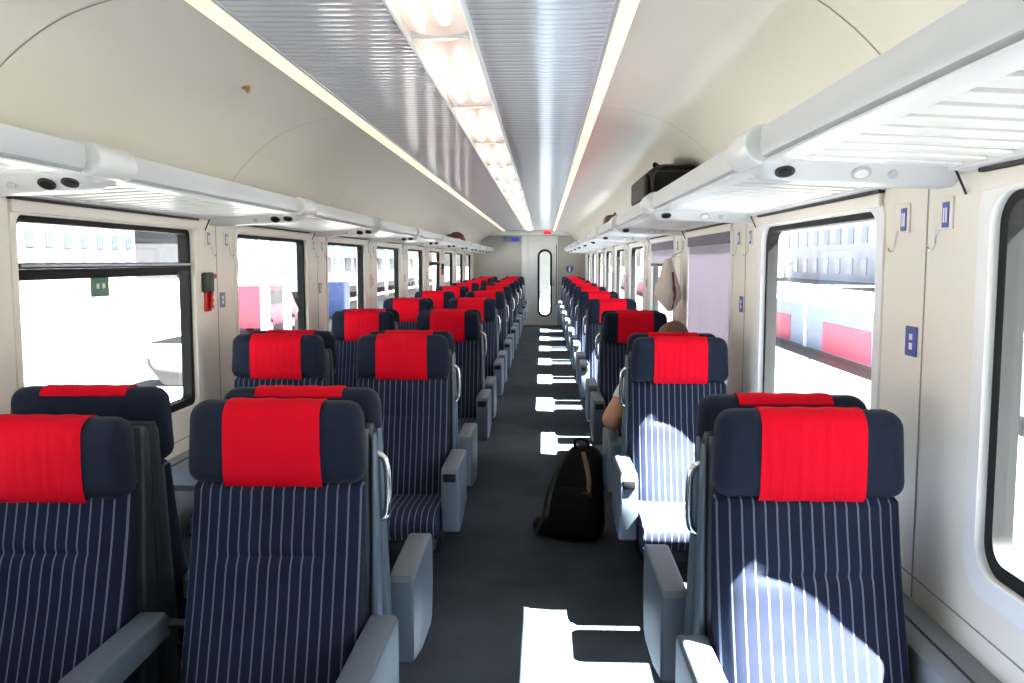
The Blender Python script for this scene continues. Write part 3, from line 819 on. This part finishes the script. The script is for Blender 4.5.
# local frame: faces +y, seat top at z = 0, hips at the origin
V, E_, R_ = [], [], []
def nd(p, r, par=None):
    V.append(p); R_.append(r)
    if par is not None: E_.append((par, len(V)-1))
    return len(V)-1
pel = nd((0, .0, .11), (.15, .11)); sp1 = nd((.0, -.015, .24), (.135, .10), pel); sp2 = nd((.01, -.02, .38), (.16, .105), sp1)
ch = nd((.015, -.01, .50), (.13, .09), sp2); nk = nd((.03, .01, .575), .052, ch); hd0 = nd((.045, .03, .63), .052, nk)
def limbs():
    # near-aisle arm (x negative): elbow out on the armrest
    a1 = nd((-.15, -.02, .485), .062, ch); a2 = nd((-.215, -.055, .38), .052, a1); a3 = nd((-.282, -.085, .270), .054, a2)
    a4 = nd((-.25, .04, .245), .039, a3); a5 = nd((-.235, .17, .225), .028, a4)
    b1 = nd((.175, -.02, .47), .062, ch); b2 = nd((.205, -.01, .34), .05, b1); b3 = nd((.185, .03, .22), .042, b2); b4 = nd((.125, .16, .205), .036, b3); b5 = nd((.08, .25, .19), .027, b4)
    return a5, b5
aw, bw = limbs()
for sx in (-1, 1):
    h = nd((sx*.095, .05, .085), .085, pel); th = nd((sx*.10, .24, .085), .078, h); kn = nd((sx*.10, .43, .075), .06, th)
    cf = nd((sx*.10, .47, -.12), .052, kn); an = nd((sx*.10, .47, -.38), .036, cf); hl = nd((sx*.10, .50, -.42), .036, an); to = nd((sx*.105, .63, -.435), .028, hl)
body = skin_body('body', V, E_, R_, M['skin'], P0, 0)
# head with face
def head():
    bm = bmesh.new()
    def fn(p):
        x, y, z = p
        if z < 0: x *= 1-.28*(-z)**1.4; y = y*(1-.12*(-z))+(.10*(-z) if y > 0 else 0)
        return Vector((x, y, z))
    blob(bm, (0, 0, 0), (.076, .096, .115), u=32, v=24, fn=fn)
    blob(bm, (0, .102, -.022), (.014, .020, .024)); blob(bm, (0, .106, -.034), (.018, .014, .010))
    for q in (-1, 1): blob(bm, (q*.078, -.005, -.008), (.010, .020, .032), u=12, v=10)
    return bm
hc = Vector((.055, .045, .665)); hrot = (math.radians(-12), math.radians(14), 0)
H = obj('head', head(), M['skin'], P0); H.location = hc; H.rotation_euler = hrot
for q in (-1, 1):
    bm = bmesh.new(); blob(bm, (q*.030, .085, .006), (.013, .010, .009), u=12, v=8); obj('eye', bm, M['eye'], H)
    bm = bmesh.new(); blob(bm, (q*.030, .0945, .006), (.005, .002, .005), u=10, v=8); obj('iris', bm, M['shoe'], H)
bm = bmesh.new(); blob(bm, (0, .094, -.062), (.024, .009, .007), u=14, v=8); obj('mouth', bm, M['lip'], H)
def hairm():
    bm = bmesh.new()
    def fn(p):
        x, y, z = p
        a = math.atan2(y, x)
        f = 1+.025*math.sin(14*a+z*6)+.02*math.sin(23*a-z*9)
        if y > .35 and z < .45: f *= .86
        if z < -.35 and y <= .35: z = -.35+(z+.35)*.35
        return Vector((x*f, y*f, z))
    blob(bm, (0, -.010, .014), (.087, .106, .120), u=48, v=28, fn=fn); return bm
obj('hair', hairm(), M['hair'], H)
# hands with five fingers
def hand(wrist, d, side, curl):
    w = Vector(wrist); d = Vector(d).normalized(); up = Vector((0, 0, 1)); up = (up-d*up.dot(d)).normalized(); lat = d.cross(up)*side
    V2, E2, R2 = [tuple(w), tuple(w+d*.045), tuple(w+d*.082)], [(0, 1), (1, 2)], [(.026, .019), (.036, .017), (.036, .014)]
    for k, (o, L) in enumerate(((-.030, .066), (-.010, .076), (.010, .070), (.029, .056))):
        prev = 2; base = w+d*.085+lat*o
        for j, (t_, dz) in enumerate(((.0, 0), (.45, -.10*curl), (.8, -.32*curl), (1, -.55*curl))):
            V2.append(tuple(base+d*L*t_+up*L*dz)); E2.append((prev, len(V2)-1)); R2.append((.0092, .0088, .008, .0066)[j]); prev = len(V2)-1
    prev = 1
    for j, q in enumerate((w+d*.035-lat*.036, w+d*.065-lat*.052-up*.012, w+d*.09-lat*.055-up*.022)):
        V2.append(tuple(q)); E2.append((prev, len(V2)-1)); R2.append((.012, .010, .0078)[j]); prev = len(V2)-1
    return skin_body('hand', V2, E2, R2, M['skin'], P0, 0, 2)
hand(V[aw], (.15, 1, -.18), 1, .8); hand(V[bw], (-.5, .85, -.15), -1, .8)
# clothes: tee and jeans
V3 = [(0, .0, .085), V[sp1], V[sp2], V[ch], V[nk]]; R3 = [(.180, .138), (.156, .120), (.174, .120), (.146, .104), .060]; E3 = [(0, 1), (1, 2), (2, 3), (3, 4)]
V3[4] = (.024, .002, .553)
i = 5
for a, b in (((-.15, -.02, .485), (-.228, -.060, .345)), ((.175, -.02, .47), (.20, -.012, .37))):
    V3 += [a, b]; R3 += [.072, .064]; E3 += [(3, i), (i, i+1)]; i += 2
skin_body('tee_shirt', V3, E3, R3, M['tee'], P0, 0)
V4 = [V[pel]]; R4 = [(.166, .125)]; E4 = []
V4[0] = (0, .0, .125); i = 1
for sx in (-1, 1):
    V4 += [(sx*.095, .05, .092), (sx*.10, .24, .09), (sx*.10, .435, .08), (sx*.10, .475, -.12), (sx*.10, .472, -.36)]; R4 += [.096, .088, .070, .064, .054]
    E4 += [(0, i), (i, i+1), (i+1, i+2), (i+2, i+3), (i+3, i+4)]; i += 5
skin_body('jeans', V4, E4, R4, M['jeans'], P0, 0)
for sx in (-1, 1):
    bm = bmesh.new(); secs = []
    for y, w, z1 in ((.43, .03, -.40), (.45, .042, -.385), (.50, .044, -.375), (.56, .044, -.40), (.62, .043, -.415), (.66, .034, -.425), (.675, .015, -.435)):
        secs.append([(sx*.102+p[0], y, p[1]) for p in rrect(-w, w, -.457, z1, .018, 4)])
    loft(bm, secs); obj('shoe', bm, M['shoe'], P0)

# ------------------------------------------------------------------ outside
GZ = -1.2
g = structure(obj('ground', B(-260, 260, -120, 400, GZ-.2, GZ), M['pave']), 'pale sunlit station ground outside the windows')
def building(x, y, w, d, h, face, mat, label, floors, cols, wm='bwin'):
    t = thing('street_building', label, 'building', (x, y, GZ), 0)
    obj('wall', B(-w/2, w/2, -d/2, d/2, 0, h), mat, t)
    obj('roof', B(-w/2-.4, w/2+.4, -d/2-.4, d/2+.4, h, h+.5, .05), M['bld'], t)
    xf = face*w/2; fh = h/floors
    for f in range(floors):
        for c in range(cols):
            yc = -d/2+d*(c+.5)/cols; ww = d/cols*.42
            bm = bmesh.new(); box(bm, *sorted((xf-face*.02, xf+face*.1)), yc-ww/2, yc+ww/2, f*fh+fh*.25, f*fh+fh*.8); obj('window', bm, M[wm], t)
for i, (x, y, w, d, h, fl, cl) in enumerate(((-62, 62, 14, 34, 9, 3, 9), (-66, 105, 14, 40, 10.5, 3, 10), (-58, 150, 14, 40, 8, 2, 9), (-60, 205, 14, 50, 11, 3, 11), (-70, 20, 14, 40, 9, 3, 9))):
    building(x, y, w, d, h, 1, M['bld'] if i % 2 == 0 else M['bld2'], 'pale station building outside, %s block from the near end, beyond the paired seats' % ORD[i], fl, cl)
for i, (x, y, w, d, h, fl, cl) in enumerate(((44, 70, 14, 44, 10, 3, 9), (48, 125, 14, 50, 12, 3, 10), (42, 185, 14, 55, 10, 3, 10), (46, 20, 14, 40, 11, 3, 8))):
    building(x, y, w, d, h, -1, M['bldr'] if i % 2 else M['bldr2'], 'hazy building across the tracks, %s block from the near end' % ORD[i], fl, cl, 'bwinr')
# barrier beside the neighbouring track, single-seat side
t = thing('platform_barrier', 'long blue-grey platform wall outside the single-seat windows', 'barrier', (8.95, 40, GZ))
obj('panel', B(-.1, .1, -38, 60, 0, 1.36, .02), M['barrier'], t)
obj('coping', B(-.16, .16, -38, 60, 1.36, 1.45, .02), M['rail'], t)
for k in range(12):
    y = -17.2+k*7.4
    obj('red_panel', B(-.13, -.1, y, y+3.9, .05, .93, .01), M['redpan'], t)
    obj('post', B(-.15, -.1, y+5.5, y+5.75, 0, 1.36, .01), M['post'], t)
def pole(x, y, h, r, label):
    t = thing('street_mast', label, 'mast', (x, y, GZ), 0, 'station masts')
    bm = bmesh.new(); tube(bm, [(0, 0, 0), (0, 0, h)], [r, r*.8], 12); obj('pole', bm, M['post'], t)
    obj('foot', B(-r*2, r*2, -r*2, r*2, 0, .15, .02), M['block'], t)
    bm = bmesh.new(); s = -1 if x > 0 else 1; tube(bm, [(0, 0, h*.93), (s*2.4, 0, h*.97)], r*.4, 8); obj('arm', bm, M['post'], t)
for i, y in enumerate((24, 44, 66, 92)): pole(10.6, y, 8, .14, 'pale mast %s along the platform wall across the tracks' % ORD[i])

def canopy(x0, x1, y0, y1, cols, label):  # roof stays out of view, added to shade the ground, van and coach
    t = thing('shade_canopy', label, 'canopy', ((x0+x1)/2, (y0+y1)/2, GZ)); hw = (x1-x0)/2; hl = (y1-y0)/2
    bm = bmesh.new(); prism(bm, [(hw, 5.35), (hw, 5.1), (-hw, 5.2), (-hw, 5.5), (0, 5.7)], 'y', -hl, hl); obj('roof', bm, M['post'], t)
    obj('fascia', B(hw, hw+.1, -hl, hl, 5.0, 5.4), M['barrier'], t)
    for cx_, cy_ in cols: obj('column', B(cx_-(x0+x1)/2-.13, cx_-(x0+x1)/2+.13, cy_-(y0+y1)/2-.13, cy_-(y0+y1)/2+.13, 0, 5.15, .02), M['post'], t)
canopy(-9.4, -4.6, 27.8, 130, [(-8.9, 28.6), (-9.0, 31.4), (-9, 44), (-9, 58), (-9, 74), (-9, 92)], 'canopy on white columns, unseen roof added to shade the red van outside')
canopy(-18, -10.8, 50, 135, [(-12, 52), (-12, 68), (-12, 84), (-12, 100)], 'farther unseen canopy added to shade the pale blue coach outside')
g2 = structure(obj('track_bed', B(1.6, 8.6, -120, 400, GZ-.05, GZ+.02), M['ballast']), 'grey ballast of the tracks outside the single-seat side')
# red van and blue cabinet
t = thing('van', 'parked red van outside the second paired-side window', 'van', (-10.6, 33.0, GZ))
bm = bmesh.new(); prism(bm, [(-2.2, .35), (2.2, .35), (2.25, .95), (1.7, 1.1), (1.25, 1.8), (-2.1, 1.85), (-2.25, 1.0)], 'x', -.9, .9, .08, 3); obj('body', bm, M['vanred'], t)
bm = bmesh.new(); prism(bm, [(-1.9, 1.15), (1.45, 1.15), (1.15, 1.65), (-1.85, 1.7)], 'x', -.91, .91, .0, 1); obj('window_band', bm, M['bwin'], t)
for yy in (-1.4, 1.4):
    for xx in (-.82, .82):
        bm = bmesh.new(); disc(bm, (xx, yy, .34), (1, 0, 0), .34, .22, 24); w = obj('wheel', bm, M['black'], t)
        bm = bmesh.new(); disc(bm, (xx*1.13, yy, .34), (1, 0, 0), .18, .06, 18); obj('hub_cap', bm, M['rail'], w)
t = thing('switch_cabinet', 'blue cabinet outside beyond the red van', 'cabinet', (-9.6, 41.5, GZ))
obj('body', B(-.5, .5, -.6, .6, .1, 1.75, .04), M['vanblue'], t); obj('plinth', B(-.52, .52, -.62, .62, 0, .1), M['block'], t)
for q in (-1, 1): obj('door', B(.5, .52, *sorted((q*.02, q*.56)), .2, 1.65, .01), M['vanblue'], t)
# pale blue coach parked on a far track, paired-seat side
t = thing('street_coach', 'long pale blue railway coach parked beyond the red van outside', 'railway coach', (-15.5, 76, GZ))
bm = bmesh.new(); prism(bm, [(-1.45, .9), (1.45, .9), (1.5, 2.2), (1.42, 3.2), (1.0, 3.75), (.3, 3.95), (-.3, 3.95), (-1.0, 3.75), (-1.42, 3.2), (-1.5, 2.2)], 'y', -24, 24, .1, 2); obj('body', bm, M['paleblue'], t)
for k in range(15):
    obj('window', B(1.45, 1.52, -22.6+k*3.1, -20.6+k*3.1, 2.0, 3.0, .01), M['bwin'], t)
obj('underframe', B(-1.2, 1.2, -23, 23, .45, .9, .02), M['dark'], t)
for yy in (-19, -16.5, 16.5, 19):
    bm = bmesh.new(); disc(bm, (1.15, yy, .46), (1, 0, 0), .46, .14, 24); disc(bm, (-1.15, yy, .46), (1, 0, 0), .46, .14, 24); tube(bm, [(-1.15, yy, .46), (1.15, yy, .46)], .07, 10); obj('wheelset', bm, M['dark'], t)
# pale concrete block on the sunlit ground
t = thing('concrete_block', 'pale rounded concrete block on the sunlit ground outside', 'block', (-7.8, 19.3, GZ))
bm = bmesh.new(); secs = [[(p[0]+ox, p[1], z) for p in rrect(-w, w, -d, d, .18, 6)] for z, w, d, ox in ((0, .34, .5, .1), (.05, .42, .55, .1), (.45, .62, .60, .02), (.62, .58, .55, -.08), (.72, .40, .4, -.22))]; loft(bm, secs); obj('body', bm, M['block'], t)
obj('lifting_lug', B(-.3, -.1, -.04, .04, .70, .80, .02), M['rail'], t)

# ------------------------------------------------------------------ light
w = bpy.data.worlds.new('sky'); sc.world = w; w.use_nodes = True; nt = w.node_tree
bg = nt.nodes['Background']; sky = nt.nodes.new('ShaderNodeTexSky'); sky.sky_type = 'NISHITA'; sky.sun_disc = False
sky.sun_elevation = math.radians(55); sky.sun_rotation = math.radians(105); sky.air_density = 1.0; sky.dust_density = 2.5
hs = nt.nodes.new('ShaderNodeHueSaturation'); hs.inputs['Saturation'].default_value = .55
nt.links.new(sky.outputs[0], hs.inputs['Color']); nt.links.new(hs.outputs[0], bg.inputs['Color'])
bg.inputs['Strength'].default_value = .6
sun = bpy.data.lights.new('sun', 'SUN'); sun.energy = 300; sun.angle = math.radians(.5); sun.color = (1, .965, .91)
so = bpy.data.objects.new('sun', sun); COL.objects.link(so)
so.rotation_euler = Vector((-1.13, .25, -1.69)).to_track_quat('-Z', 'Y').to_euler()
so.location = (30, -8, 45)

# ------------------------------------------------------------------ camera
cam = bpy.data.cameras.new('camera'); co = bpy.data.objects.new('camera', cam); COL.objects.link(co); sc.camera = co
f = 870.0; cam.sensor_width = 36; cam.lens = f*36/1024; cam.clip_start = .05; cam.clip_end = 1000
d = Vector(((544-512)/f, (341.5-261)/f, 1)).normalized()
pit = math.atan2(d.y, d.z); psi = math.asin(d.x)
F = Vector((-math.sin(psi)*math.cos(pit), math.cos(psi)*math.cos(pit), -math.sin(pit)))
R = Vector((math.cos(psi), math.sin(psi), 0)); U = R.cross(F)
mw = Matrix((R, U, -F)).transposed().to_4x4(); mw.translation = (.36, 0, 1.56); co.matrix_world = mw

vs = sc.view_settings; vs.view_transform = 'Standard'; vs.look = 'None'; vs.gamma = 1; vs.exposure = .12; vs.use_curve_mapping = False
sc.cycles.use_denoising = True
sc.cycles.max_bounces = 14; sc.cycles.diffuse_bounces = 10; sc.cycles.transparent_max_bounces = 24
sc.cycles.sample_clamp_indirect = 12
